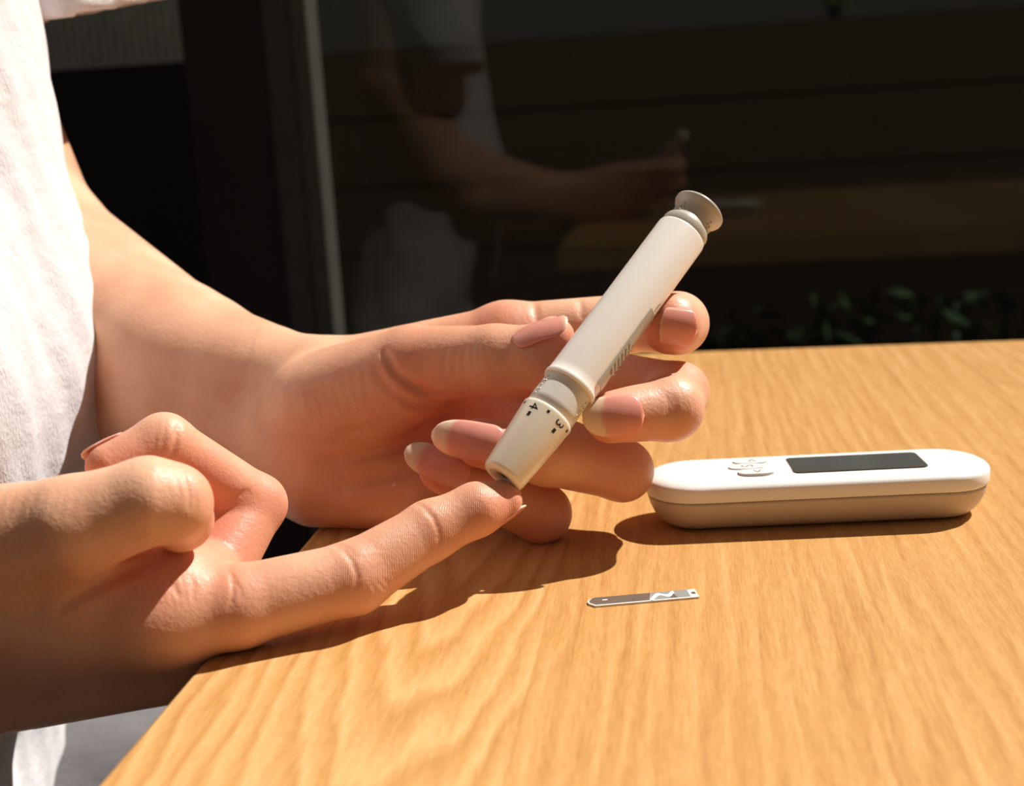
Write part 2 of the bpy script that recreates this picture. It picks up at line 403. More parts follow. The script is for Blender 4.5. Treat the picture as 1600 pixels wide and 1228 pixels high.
poly_prism('printed_panel', [(HL-13.4, -HW+.55), (HL-2.2, -HW+.55), (HL-2.2, HW-.06), (HL-12.1, HW-.06)], .55, .60, M['strip_grey'], strip)
poly_prism('dark_mark', [(HL-7.8, -HW+.9), (HL-5.8, -HW+.9), (HL-6.3, .9)], .60, .63, M['strip_dark'], strip)
poly_prism('contact_window', [(HL-1.5, -.7), (HL-.4, -.7), (HL-.4, .9), (HL-1.5, .9)], .55, .60, M['strip_dark'], strip)
poly_prism('fill_mark', [(-HL+4.0, .3), (-HL+5.4, .3), (-HL+5.4, .9), (-HL+4.0, .9)], .60, .63, M['strip_white'], strip)
wv = []
key_x = [HL-13.4, HL-12.0, HL-10.9, HL-9.8, HL-8.7, HL-7.7, HL-6.2]; key_y = [-2.9, -.4, 1.25, .9, -.5, -.3, 2.5]
fx = np.linspace(key_x[0], key_x[-1], 28); fy = np.interp(fx, key_x, key_y)
fy = np.convolve(np.pad(fy, 2, mode='edge'), np.ones(5)/5, mode='valid')
ctr = list(zip(fx.tolist(), fy.tolist()))
up_ = [(x, y+.85) for x, y in ctr]; dn_ = [(x+.3, y-.85) for x, y in ctr]
bm = bmesh.new()
for a, b in zip(range(len(ctr)-1), range(1, len(ctr))):
    q = [up_[a], dn_[a], dn_[b], up_[b]]
    vs = [bm.verts.new((x*.001, max(-HW, min(HW, y))*.001, .00066)) for x, y in q]
    bm.faces.new(vs)
bmesh.ops.remove_doubles(bm, verts=bm.verts[:], dist=1e-6)
bmesh.ops.recalc_face_normals(bm, faces=bm.faces[:])
wvo = bm_obj('white_wave_print', bm, M['strip_white'], strip)
md = wvo.modifiers.new('thick', 'SOLIDIFY'); md.thickness = .00006; md.offset = -1

#@@METER
# ------------------------------------------------------------------ glucose meter
ml, mr = TP(1018, 768, 11.0), TP(1536, 744, 11.0)
mdv = mr-ml; ML = float(np.linalg.norm(mdv[:2]))+3.0; mang = math.atan2(mdv[1], mdv[0])
MW = 32.5
mc = (ml+mr)/2 + np.array([math.sin(-mang), math.cos(mang), 0])*1.6
meter = tag(empty('glucose_meter', W((mc[0], mc[1], 0))), 'white oblong blood glucose meter with dark screen standing on the table', 'glucose meter')
meter.rotation_euler[2] = mang
def stadium(inset, n=24, sx=1.0):
    r = MW/2-inset; hx = ML/2-MW/2*0.98
    pts = []
    for s, base in ((1, -math.pi/2), (-1, math.pi/2)):
        for i in range(n+1):
            a = base + math.pi*i/n
            ca, sa = math.cos(a), math.sin(a)
            pts.append((s*hx + r*math.copysign(abs(ca)**.92, ca), r*sa))
    return pts
def loft(name, rings, mat, parent, cap0=True, cap1=True):
    bm = bmesh.new(); R_ = []
    for inset, z in rings:
        R_.append([bm.verts.new((x*.001, y*.001, z*.001)) for x, y in stadium(inset)])
    for a, b in zip(R_[:-1], R_[1:]):
        n = len(a)
        for i in range(n):
            bm.faces.new((a[i], a[(i+1) % n], b[(i+1) % n], b[i]))
    if cap0: bm.faces.new(R_[0][::-1])
    if cap1: bm.faces.new(R_[-1])
    bmesh.ops.recalc_face_normals(bm, faces=bm.faces[:])
    return bm_obj(name, bm, mat, parent, smooth=True)
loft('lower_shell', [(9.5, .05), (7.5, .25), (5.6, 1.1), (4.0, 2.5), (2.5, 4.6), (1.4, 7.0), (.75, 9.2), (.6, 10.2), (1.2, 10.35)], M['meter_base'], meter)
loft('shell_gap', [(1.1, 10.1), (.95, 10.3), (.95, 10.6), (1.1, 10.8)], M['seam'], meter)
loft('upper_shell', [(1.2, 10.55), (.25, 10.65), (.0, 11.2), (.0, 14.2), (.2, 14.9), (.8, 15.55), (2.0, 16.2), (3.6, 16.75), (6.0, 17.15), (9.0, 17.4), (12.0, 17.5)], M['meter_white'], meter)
def mpt(px, py, z=17.4):                # pixel on the top face -> meter's own axes
    w = TP(px, py, z)-np.array([mc[0], mc[1], 0]); c, s = math.cos(-mang), math.sin(-mang)
    return (w[0]*c-w[1]*s, w[0]*s+w[1]*c)
def rounded_rect(x0, x1, y0, y1, r, n=5):
    pts = []
    for cx, cy, a0 in ((x1-r, y0+r, -90), (x1-r, y1-r, 0), (x0+r, y1-r, 90), (x0+r, y0+r, 180)):
        for i in range(n+1):
            a = math.radians(a0+90*i/n); pts.append((cx+r*math.cos(a), cy+r*math.sin(a)))
    return pts
sx0 = mpt(1238, 732)[0]; sx1 = mpt(1447, 726)[0]
scr = poly_prism('screen', rounded_rect(sx0, sx1, -9.6, 6.6, 1.6), 17.0, 17.62, M['screen'], meter)
poly_prism('screen_bezel', rounded_rect(sx0-.4, sx1+.4, -10.0, 7.0, 2.0), 17.0, 17.55, M['seam'], meter)
bx = mpt(1180, 735)[0]
def glyph(name, txt, size, mat, parent, loc, rot, thick=.02):
    cu = bpy.data.curves.new(name, 'FONT'); cu.body = txt; cu.size = size*.001; cu.align_x = 'CENTER'; cu.align_y = 'CENTER'; cu.extrude = thick*.001
    t = bpy.data.objects.new(name+'_curve', cu); C.objects.link(t)
    dg = bpy.context.evaluated_depsgraph_get()
    me = bpy.data.meshes.new_from_object(t.evaluated_get(dg)); bpy.data.objects.remove(t, do_unlink=True); bpy.data.curves.remove(cu)
    me.materials.clear(); me.name = name
    o = link(name, me, mat, parent); o.location = loc; o.rotation_euler = (0, 0, rot)
    return o
bdefs = [('<', 4.6), ('S', -1.6), ('>', -7.8)]
for txt, yb in bdefs:
    hx = 4.6 if txt == 'S' else 4.3
    # button outlines bow towards the middle one, as on the photograph
    pts = []
    for i in range(33):
        a = 2*math.pi*i/33; ca, sa = math.cos(a), math.sin(a)
        pts.append((bx + (-2.2 if txt == 'S' else 0) + 5.6*math.copysign(abs(ca)**.75, ca), yb + 2.8*math.copysign(abs(sa)**.75, sa)))
    bt = poly_prism('button', pts, 16.8, 17.95, M['meter_button'], meter)
    g = glyph('button_mark', txt, 5.4, M['meter_glyph'], bt, ((bx+(-2.2 if txt == 'S' else 0))*.001, yb*.001, .01797), -math.pi/2)
    if txt != 'S': g.rotation_euler[2] = -math.pi/2 + (math.pi/2 if txt == '<' else math.pi/2)*0
#@@PEN
# ------------------------------------------------------------------ lancing pen
PA = P(784, 747, 356.0)                       # centre of the open tip
PB = P(1092, 329, 394.0)                      # centre of the end button
ax_v = PB-PA; PEN_L = float(np.linalg.norm(ax_v)); ax_v /= PEN_L
pen = tag(empty('lancing_pen', W(PA)), 'cream lancing pen with numbered cap held by the far hand against the fingertip', 'lancing device')
view = CAMP-(PA+PB)/2; view /= np.linalg.norm(view)
xv = view-ax_v*(view@ax_v); xv /= np.linalg.norm(xv)    # local x looks at the photographer
yv = np.cross(ax_v, xv)                                  # local y: to the right of the pen as pictured
pen.matrix_world = Matrix(((xv[0], yv[0], ax_v[0], W(PA)[0]), (xv[1], yv[1], ax_v[1], W(PA)[1]), (xv[2], yv[2], ax_v[2], W(PA)[2]), (0, 0, 0, 1)))
BODY_R = 8.0
Z_CAP, Z_FL, Z_TOP = 23.2, 33.8, PEN_L-10.5
lathe('tapered_cap', [(2.1, 6.0), (2.1, .9), (2.6, .25), (4.8, .0), (5.7, .15), (6.2, .7), (6.4, 1.5), (8.0, Z_CAP-1.1), (8.02, Z_CAP-.5), (7.8, Z_CAP-.1), (7.2, Z_CAP), (6.0, Z_CAP)], M['pen_cap'], pen)
lathe('bore', [(2.1, 5.5), (2.1, 1.4), (2.0, 1.35), (0, 1.4)], M['hole'], pen)
lathe('collar', [(6.5, Z_CAP-.8), (7.5, Z_CAP-.4), (7.55, Z_CAP+3), (7.4, Z_FL+1)], M['pen_collar'], pen)
body = lathe('barrel', [(7.0, Z_FL+.2), (7.6, Z_FL-.2), (8.15, Z_FL-.3), (8.32, Z_FL+.1), (8.35, Z_FL+.8), (8.2, Z_FL+1.3), (8.05, Z_FL+1.6), (8.0, Z_FL+4), (8.0, Z_TOP-.7), (7.9, Z_TOP-.25), (7.6, Z_TOP)], M['pen_body'], pen)
lathe('end_button', [(7.4, Z_TOP-.4), (7.65, Z_TOP+.1), (7.6, Z_TOP+2.4), (7.4, Z_TOP+3.0), (6.9, Z_TOP+3.4), (6.6, Z_TOP+4.5), (6.5, Z_TOP+6.0), (6.7, Z_TOP+7.4), (7.3, Z_TOP+8.7), (7.9, Z_TOP+9.5), (8.2, Z_TOP+10.1), (8.2, Z_TOP+10.7), (7.8, Z_TOP+11.1), (6.5, Z_TOP+11.3), (3, Z_TOP+11.0), (0, Z_TOP+10.9)], M['pen_grey'], pen)
def dots(name, rows, mat):
    bm = bmesh.new()
    for (ang, z, r) in rows:
        a = math.radians(ang)
        bmesh.ops.create_icosphere(bm, subdivisions=1, radius=.00042, matrix=Matrix.Translation((r*.001*math.cos(a), r*.001*math.sin(a), z*.001)))
    return bm_obj(name, bm, mat, pen, True)
dots('grip_dots', [(a+s*4, Z_CAP+2+k*1.6, 7.5) for a in (-62, 62, 180) for k in range(5) for s in (-1, 0, 1) if (k+s) % 2 == 0], M['pen_collar'])
dots('grip_dots', [(a+s*5, Z_TOP+4.2+k*1.3, 6.6) for a in (-48, 50, 170) for k in range(3) for s in (-1, 0, 1) if (k+s) % 2 == 0], M['pen_grey'])
def cap_r(z): return 6.4 + (8.0-6.4)*(z-1.5)/(Z_CAP-1.1-1.5)
def wrap(me, ang0, z0, rfun, lift=.03):
    # text x runs towards the tip, text y runs round the pen
    for v in me.vertices:
        z = z0 - v.co.x*1000; r = rfun(z)+lift+v.co.z*1000
        a = math.radians(ang0) + v.co.y*1000/rfun(z)
        v.co = (r*.001*math.cos(a), r*.001*math.sin(a), z*.001)
for txt, a in (('4', -37), ('3', 30), ('2', 90), ('1', 155), ('5', -102)):
    g = glyph('dose_number', txt, 4.3, M['ink'], pen, (0, 0, 0), 0); wrap(g.data, a, Z_CAP-2.6, cap_r)
    bm = bmesh.new(); add_box(bm, (-.0007, -.0005, 0), (.0007, .0005, .00002)); bmesh.ops.subdivide_edges(bm, edges=bm.edges[:], cuts=2)
    g = bm_obj('dose_mark', bm, M['ink'], pen); wrap(g.data, a, Z_CAP-5.2, cap_r)
for a in (-70, -4, 60, 122):
    bm = bmesh.new(); add_box(bm, (-.00045, -.0004, 0), (.00045, .0004, .00002)); bmesh.ops.subdivide_edges(bm, edges=bm.edges[:], cuts=1)
    g = bm_obj('half_step_mark', bm, M['ink'], pen); wrap(g.data, a, Z_CAP-2.0, cap_r)
def wrap_body(me, a0, z0): wrap(me, a0, z0, lambda z: BODY_R)
# grey slide window let into the barrel, with embossed chevrons
bm = bmesh.new(); add_box(bm, (-.0155, -.0030, -.0006), (.0135, .0030, .00025))
bmesh.ops.subdivide_edges(bm, edges=[e for e in bm.edges if abs(e.verts[0].co.y-e.verts[1].co.y) > 1e-4], cuts=8, use_grid_fill=True)
g = bm_obj('slide_button', bm, M['slider'], pen); wrap_body(g.data, 66, Z_FL+18)
for k in range(6):
    bm = bmesh.new()
    for s in (-1, 1):
        vs = [(k*1.9-2, s*.1, 0), (k*1.9-1.3, s*.1, 0), (k*1.9-2.3, s*1.9, 0), (k*1.9-3.0, s*1.9, 0)]
        a = [bm.verts.new((x*.001, y*.001, .0003)) for x, y, z in vs]; b = [bm.verts.new((x*.001, y*.001, .0007)) for x, y, z in vs]
        bm.faces.new(b); bm.faces.new(a[::-1])
        for i in range(4): bm.faces.new((a[i], a[(i+1) % 4], b[(i+1) % 4], b[i]))
    bmesh.ops.recalc_face_normals(bm, faces=bm.faces[:])
    g = bm_obj('chevron', bm, M['pen_grey'], pen); wrap_body(g.data, 66, Z_FL+18)
def stroke(name, pts, w, a0, z0):
    bm = bmesh.new(); prev = None
    for (x, y), (x2, y2) in zip(pts[:-1], pts[1:]):
        d = Vector((x2-x, y2-y, 0)).normalized(); nn = Vector((-d.y, d.x, 0))*w/2
        vs = [bm.verts.new(((px+sx*nn.x)*.001, (py+sx*nn.y)*.001, zz)) for zz in (0, .00002) for px, py, sx in ((x, y, 1), (x, y, -1), (x2, y2, -1), (x2, y2, 1))]
        bm.faces.new(vs[4:]); bm.faces.new(vs[:4][::-1])
    g = bm_obj(name, bm, M['ink'], pen); wrap_body(g.data, a0, z0)
stroke('printed_letter', [(-1.9, .3), (-.9, .1), (.4, -.1), (1.5, .35)], .3, 62, Z_TOP-27)
stroke('printed_letter', [(.2, .0), (.9, .2)], .3, 48, Z_TOP-30.5)

#@@PERSON

# ------------------------------------------------------------------ person: one continuous skin grown from a distance field
def rc(p, a, b, ra, rb):
    ba = b-a; L2 = float(ba@ba)
    pa = p-a.astype(np.float32)
    t = np.clip((pa@ba.astype(np.float32))/L2, 0, 1)
    q = pa - t[..., None]*ba.astype(np.float32)
    return np.sqrt((q*q).sum(-1)) - (ra + (rb-ra)*t)
def smin(a, b, k):
    h = np.maximum(k-np.abs(a-b), 0)/k
    return np.minimum(a, b) - h*h*k*.25
class Field:
    def __init__(s, lo, hi, h):
        s.h = h; s.lo = np.array(lo, float)
        s.n = np.ceil((np.array(hi)-s.lo)/h).astype(int)+1
        s.ax = [(s.lo[i]+h*np.arange(s.n[i])).astype(np.float32) for i in range(3)]
    def full(s): return np.full(s.n, 60.0, np.float32)
    def sub(s, lo, hi):
        i0 = np.clip(np.floor((np.array(lo)-s.lo)/s.h).astype(int), 0, s.n); i1 = np.clip(np.ceil((np.array(hi)-s.lo)/s.h).astype(int)+1, 0, s.n)
        sl = tuple(slice(a, b) for a, b in zip(i0, i1))
        g = np.stack(np.meshgrid(*[s.ax[i][sl[i]] for i in range(3)], indexing='ij'), -1)
        return sl, g
    def cone(s, D, a, b, ra, rb, k, pad=16.0):
        m = max(ra, rb)+pad
        sl, g = s.sub(np.minimum(a, b)-m, np.maximum(a, b)+m)
        if g.size == 0: return
        D[sl] = smin(D[sl], rc(g, a, b, ra, rb), k)
    def chain(s, D, pts, rad, k):
        for i in range(len(pts)-1): s.cone(D, pts[i], pts[i+1], rad[i], rad[i+1], k)
    def sample(s, D, p):
        q = (p-s.lo)/s.h
        i = np.floor(q).astype(int)
        if np.any(i < 0) or np.any(i >= s.n-1): return 60.0
        f = q-i; v = D[i[0]:i[0]+2, i[1]:i[1]+2, i[2]:i[2]+2]
        v = v[0]*(1-f[0])+v[1]*f[0]; v = v[0]*(1-f[1])+v[1]*f[1]
        return float(v[0]*(1-f[2])+v[1]*f[2])
    def grad(s, D, p, e=1.2):
        g = np.array([s.sample(D, p+np.eye(3)[i]*e)-s.sample(D, p-np.eye(3)[i]*e) for i in range(3)])
        return g/np.linalg.norm(g)
    def hit(s, D, px, py, d0=240.0, d1=620.0):
        d = d0
        while d < d1:
            p = P(px, py, d); v = s.sample(D, p)
            if v < 0.05: return p
            d += 0.4 if v > 12 else max(.1, .5*v)
        return None
    def crease(s, D, pix, depth=.7, w=1.0):
        """a fold in the skin along a line of pixels, deepest in its middle"""
        pts = []
        for (x0, y0), (x1, y1) in zip(pix[:-1], pix[1:]):
            m = max(1, int(math.hypot(x1-x0, y1-y0)/4))
            pts += [(x0+(x1-x0)*i/m, y0+(y1-y0)*i/m) for i in range(m)]
        pts.append(pix[-1])
        hs = [(s.hit(D, *q), math.sin(math.pi*(.08+.84*i/max(1, len(pts)-1)))**.7) for i, q in enumerate(pts)]
        hs = [(q, a) for q, a in hs if q is not None]
        if len(hs) < 2: return
        A = np.array([q for q, a in hs]); m = w*3
        sl, g = s.sub(A.min(0)-m, A.max(0)+m)
        acc = np.zeros(g.shape[:-1], np.float32)
        for (a, ka), (b, kb) in zip(hs[:-1], hs[1:]):
            if np.linalg.norm(b-a) > 6: continue
            acc = np.maximum(acc, (ka+kb)*.5*np.exp(-(rc(g, a, b+1e-3, 0, 0)/w)**2))
        D[sl] += depth*acc
def surface_nets(D, lo, h):
    ins = D < 0
    n = np.array(D.shape)
    c = ins[:-1, :-1, :-1].astype(np.int8)
    cnt = np.zeros(tuple(n-1), np.int8)
    offs = [(i, j, k) for i in (0, 1) for j in (0, 1) for k in (0, 1)]
    for (i, j, k) in offs: cnt += ins[i:n[0]-1+i, j:n[1]-1+j, k:n[2]-1+k]
    act = (cnt > 0) & (cnt < 8)
    idx = np.argwhere(act)
    vid = np.full(tuple(n-1), -1, np.int32); vid[act] = np.arange(len(idx))
    vals = np.stack([D[idx[:, 0]+i, idx[:, 1]+j, idx[:, 2]+k] for (i, j, k) in offs], 1)
    acc = np.zeros((len(idx), 3)); num = np.zeros(len(idx))
    for a in range(8):
        for b in range(a+1, 8):
            oa, ob = np.array(offs[a]), np.array(offs[b])
            if abs(oa-ob).sum() != 1: continue
            va, vb = vals[:, a], vals[:, b]
            m = (va < 0) != (vb < 0)
            t = np.where(m, va/np.where(m, va-vb, 1), 0)
            acc += np.where(m[:, None], oa+(ob-oa)*t[:, None], 0); num += m
    V = (idx + acc/num[:, None])*h + lo
    Q = []
    for axn in range(3):
        u, v = [(1, 2), (2, 0), (0, 1)][axn]
        sl0 = [slice(None)]*3; sl1 = [slice(None)]*3
        sl0[axn] = slice(0, -1); sl1[axn] = slice(1, None)
        a, b = ins[tuple(sl0)], ins[tuple(sl1)]
        e = np.argwhere(a != b)
        e = e[(e[:, u] > 0) & (e[:, v] > 0) & (e[:, u] < n[u]-1) & (e[:, v] < n[v]-1)]
        if not len(e): continue
        du = np.zeros(3, int); du[u] = 1; dv_ = np.zeros(3, int); dv_[v] = 1
        g = lambda q: vid[q[:, 0], q[:, 1], q[:, 2]]
        quad = np.stack([g(e-du-dv_), g(e-dv_), g(e), g(e-du)], 1)
        fl_ = ~a[e[:, 0], e[:, 1], e[:, 2]]
        quad[fl_] = quad[fl_][:, ::-1]
        Q.append(quad)
    return V, np.concatenate(Q)
def mesh_np(name, V, Q, tint=None):
    me = bpy.data.meshes.new(name)
    me.vertices.add(len(V)); me.vertices.foreach_set('co', V.astype(np.float32).ravel())
    me.loops.add(Q.size); me.loops.foreach_set('vertex_index', Q.astype(np.int32).ravel())
    me.polygons.add(len(Q)); me.polygons.foreach_set('loop_start', np.arange(0, Q.size, 4, dtype=np.int32))
    me.polygons.foreach_set('use_smooth', np.ones(len(Q), bool))
    me.update(calc_edges=True)
    if tint is not None:
        at = me.attributes.new('tint', 'FLOAT_COLOR', 'POINT')
        at.data.foreach_set('color', np.concatenate([tint, np.ones((len(V), 1))], 1).astype(np.float32).ravel())
    return me
def PP(lst): return [P(*q) for q in lst]

class Hand:
    def __init__(s, palm, digits, h, extra_pad=14):
        """palm: cones ((px,py,d),(px,py,d),ra,rb); digits: name -> (points, radii, root blend)"""
        allp = []
        for a, b, ra, rb in palm:
            for q, r in ((a, ra), (b, rb)): w = P(*q); allp += [w-r, w+r]
        for pts, rad, kb in digits.values():
            for q, r in zip(pts, rad): w = P(*q); allp += [w-r, w+r]
        A = np.array(allp)
        s.F = Field(A.min(0)-4, A.max(0)+4, h)
        base = s.F.full()
        for a, b, ra, rb in palm: s.F.cone(base, P(*a), P(*b), ra, rb, 9.0)
        D = base.copy()
        for nm, (pts, rad, kb) in digits.items():
            ps = PP(pts)
            f = s.F.full(); s.F.chain(f, ps, rad, 2.5)
            m = np.array([max(rad)+18]*3)
            lo = np.min(ps, 0)-m; hi = np.max(ps, 0)+m
            sl, g = s.F.sub(lo, hi)
            dist = np.sqrt(((g-ps[0].astype(np.float32))**2).sum(-1))
            k = np.clip(kb*(1-(dist-rad[0]*.9)/(rad[0]*1.5)), 1.0, kb)
            D[sl] = smin(D[sl], smin(base[sl], f[sl], k), 0.8)
        # flesh gives way where it rests on the table top and where it touches the pen
        sl, g = s.F.sub((-135, -100, -30), (700, 700, 4))
        if g.size: D[sl] = np.maximum(D[sl], -np.maximum(-124.1-g[..., 0], g[..., 2]-.12))
        e = PA+ax_v*PEN_L
        sl, g = s.F.sub(np.minimum(PA, e)-12, np.maximum(PA, e)+12)
        if g.size:
            q = g-PA.astype(np.float32); z = q@ax_v.astype(np.float32)
            rr = np.sqrt(np.maximum((q*q).sum(-1)-z*z, 0))
            rad = np.interp(z, [0, 1.5, Z_CAP-1, Z_CAP, Z_FL-1, Z_FL, Z_FL+2, Z_TOP, Z_TOP+1], [5.0, 6.5, 8.1, 7.7, 7.7, 8.4, 8.12, 8.12, 7.7])
            sd = np.maximum(rr-rad, np.maximum(-z, z-PEN_L)).astype(np.float32)
            D[sl] = np.maximum(D[sl], -sd)
        s.D = D
    def mesh(s): return surface_nets(s.D, s.F.lo, s.F.h)

def nail(hand, pix, adir, length, width, free, parent, rn=None, lift=.25, nrm=None, name='fingernail', point=.55, tilt=0.0, back=0.0, org=None):
    """a curved plate on the skin at the pixel; adir: direction (mm) towards the finger's end; free = share of free edge"""
    o = hand.F.hit(hand.D, *pix) if org is None else np.array(org)
    n = hand.F.grad(hand.D, o, 2.5) if nrm is None else np.array(nrm, float)
    n = n/np.linalg.norm(n)
    a = np.array(adir, float); a = a-n*(a@n); a /= np.linalg.norm(a)
    if tilt: 
        c, s_ = math.cos(tilt), math.sin(tilt); a, n = a*c-n*s_, n*c+a*s_
    sd = np.cross(n, a)
    rn = rn or width*.62
    nu, nv = 18, 13
    V = []; fr = []
    for i in range(nu+1):
        u = i/nu
        if u < .22: wd = math.sqrt(max(0, 1-((.22-u)/.22)**2))*.97+.03
        elif u > 1-point: wd = max(.12, math.sqrt(max(0, 1-((u-(1-point))/point)**2.6)))
        else: wd = 1.0
        for j in range(nv+1):
            v = (j/nv*2-1)*wd
            ph = v*width/2/rn
            x = (u-.5)*length
            p = o + a*(x+back) + sd*rn*math.sin(ph) + n*(rn*(math.cos(ph)-1)+lift - .012*x*x*(1 if x > 0 else 1.5))
            V.append(p)
            edge = 1-free + .10*(1-v*v) - .04
            fr.append(min(1, max(0, (u-edge)/.05)))
    Q = [(i*(nv+1)+j, i*(nv+1)+j+1, (i+1)*(nv+1)+j+1, (i+1)*(nv+1)+j) for i in range(nu) for j in range(nv)]
    me = bpy.data.meshes.new(name)
    me.from_pydata([W(p) for p in V], [], Q); me.update()
    at = me.attributes.new('free', 'FLOAT', 'POINT'); at.data.foreach_set('value', np.array(fr, np.float32))
    ob = link(name, me, M['nail'], None, True)
    md = ob.modifiers.new('thick', 'SOLIDIFY'); md.thickness = .0005; md.offset = -1
    ob.parent = parent; ob.matrix_parent_inverse = Matrix.Translation(-parent.location)
    return ob

# ---- the far hand (left), palm to the photographer, gripping the pen
far_palm = [
    ((512, 597, 442), (790, 527, 430), 14.0, 10.5),
    ((490, 635, 446), (830, 580, 427), 15.0, 11.0),
    ((480, 685, 446), (745, 655, 430), 15.0, 11.0),
    ((480, 730, 440), (695, 725, 426), 15.0, 11.0),
    ((505, 640, 424), (635, 590, 408), 19.0, 14.5),
    ((500, 745, 428), (640, 772, 424), 17.0, 12.5),
    ((480, 690, 432), (560, 690, 428), 18.0, 15.0),
    # wrist and forearm
    ((490, 604, 442), (287, 572, 478), 15.5, 28.0),
    ((287, 572, 478), (62, 425, 528), 28.0, 37.0),
    ((470, 712, 440), (300, 640, 474), 17.0, 25.0),
    ((300, 640, 474), (125, 555, 520), 25.0, 35.0),
    ((40, 440, 532), (-130, 60, 540), 37.0, 42.0),
]
far_digits = {
    'thumb': ([(540, 632, 420), (645, 572, 406), (775, 560, 393), (838, 556, 389), (864, 528, 386)], [17.0, 12.6, 10.2, 9.4, 6.6], 9),
    'index': ([(790, 525, 430), (985, 504, 428), (1058, 505, 408), (1048, 506, 390)], [10.8, 9.6, 9.6, 9.4], 8),
    'middle': ([(830, 580, 427), (1060, 613, 399), (1047, 638, 383), (954, 652, 374)], [11.0, 9.2, 9.6, 7.6], 8),
    'ring': ([(745, 652, 430), (972, 735, 400), (852, 713, 385), (750, 692, 380)], [10.5, 9.4, 8.6, 7.4], 8),
    'pinky': ([(695, 722, 426), (846, 802, 400), (758, 768, 391), (690, 735, 387)], [10.0, 9.0, 8.0, 6.8], 8),
}
far = Hand(far_palm, far_digits, 0.72)
F_, D_ = far.F, far.D
cr = lambda pix, dep=.7, w=1.0: F_.crease(D_, pix, dep, w)
cr([(600, 550), (618, 583), (645, 602), (675, 614), (705, 619), (745, 617)], 2.6, 1.4)
cr([(588, 580), (612, 612), (645, 632), (690, 640), (730, 632)], 1.0, 1.6)
cr([(514, 718), (545, 716), (580, 710), (620, 700), (660, 688), (690, 680)], 1.6, 1.8)
cr([(530, 760), (570, 752), (620, 742), (650, 730)], 1.2, 1.8)
cr([(832, 464), (836, 480), (838, 500)], .9, 1.0)
cr([(905, 464), (908, 480), (909, 495)], .7, 1.0)
for x in (742, 752, 762): cr([(x, 530), (x-4, 548), (x-2, 566)], .35, .7)
cr([(1042, 618), (1047, 632), (1043, 650)], .4, .7)
cr([(1051, 618), (1056, 634), (1050, 652)], .3, .7)
cr([(975, 745), (978, 762), (970, 780)], .4, .8)
cr([(560, 800), (600, 790), (640, 772)], .9, 1.4)
cr([(520, 690), (560, 672), (600, 655), (640, 648)], .7, 1.4)
cr([(655, 690), (665, 665), (690, 648), (730, 640)], .9, 1.3)
for x in (700, 715, 728): cr([(x, 545), (x-6, 565), (x-4, 590)], .25, .8)
for i in range(7):
    x = 480+i*14
    cr([(x, 610-i*7), (x+4, 632-i*6), (x+13, 655-i*4)], .22, 1.1)

# ---- the near hand (right), palm up, index finger stretched, the others curled under the thumb
near_palm = [
    ((-70, 962, 322), (235, 968, 326), 18.0, 13.0),
    ((-80, 975, 334), (300, 948, 342), 17.0, 11.0),
    ((-80, 990, 346), (285, 965, 358), 15.0, 10.0),
    ((-80, 1010, 354), (262, 985, 372), 14.0, 9.0),
    ((-70, 1048, 330), (258, 1022, 336), 18.0, 12.8),
    ((-60, 880, 318), (90, 905, 320), 19.0, 11.0),
    ((60, 905, 338), (290, 893, 348), 14.0, 9.0),
    ((150, 905, 332), (318, 903, 338), 9.0, 8.5),
    ((130, 915, 322), (275, 916, 328), 9.5, 8.6),
]
near_digits = {
    'thumb': ([(-30, 868, 316), (110, 826, 310), (232, 783, 311), (270, 786, 313), (283, 812, 322)], [17.5, 12.6, 10.5, 9.2, 8.2], 6),
    'index': ([(235, 965, 326), (372, 948, 330), (552, 903, 339), (672, 829, 349), (745, 796, 353), (784, 782, 357)], [13.2, 10.6, 9.5, 8.0, 7.2, 5.8], 8),
    'middle': ([(300, 948, 342), (400, 788, 364), (256, 693, 345), (172, 729, 338)], [10.8, 8.4, 7.9, 6.4], 5),
    'ring': ([(285, 965, 358), (368, 835, 382), (250, 762, 366), (192, 800, 355)], [10.0, 8.2, 7.6, 6.6], 5),
    'pinky': ([(265, 985, 372), (332, 872, 394), (245, 815, 381), (205, 845, 371)], [9.0, 7.2, 6.6, 5.8], 5),
}
near = Hand(near_palm, near_digits, 0.55)
F_, D_ = near.F, near.D
cr([(642, 782), (662, 792), (677, 809), (686, 832), (686, 848)], .55, .55)
cr([(512, 845), (536, 859), (551, 877), (558, 900), (556, 915)], .6, .6)
cr([(520, 843), (545, 857), (560, 873)], .3, .5)
cr([(356, 884), (364, 905), (364, 932), (358, 950)], .55, .55)
cr([(366, 905), (374, 920), (376, 934)], .3, .5)
cr([(258, 893), (268, 912), (280, 932)], .5, .55)
cr([(300, 900), (304, 918), (302, 935)], .25, .5)
for i in range(6):
    cr([(552+i*9, 920-i*3), (556+i*11, 936-i*4), (566+i*11, 948-i*6)], .28, .5)
cr([(284, 736), (292, 755), (297, 774), (296, 790)], .6, .6)
cr([(270, 736), (278, 755), (281, 776)], .25, .5)
cr([(303, 756), (307, 775), (305, 794)], .3, .5)
cr([(278, 664), (275, 690), (268, 714)], .8, .7)
cr([(258, 660), (257, 680), (253, 702)], .25, .5)
cr([(246, 660), (244, 680), (240, 700)], .2, .5)
cr([(386, 768), (360, 778), (335, 786)], .8, .9)
cr([(95, 950), (125, 930), (160, 910), (195, 893), (240, 878)], 1.8, 1.6)
for i in range(16):
    x = 130+i*11
    cr([(x, 930-i*2), (x+3, 946-i*2), (x+9, 962-i*1)], .16, .5)
for i in range(8):
    x = 8+i*16
    cr([(x, 765), (x-6, 785), (x-14, 812)], .12, .55)

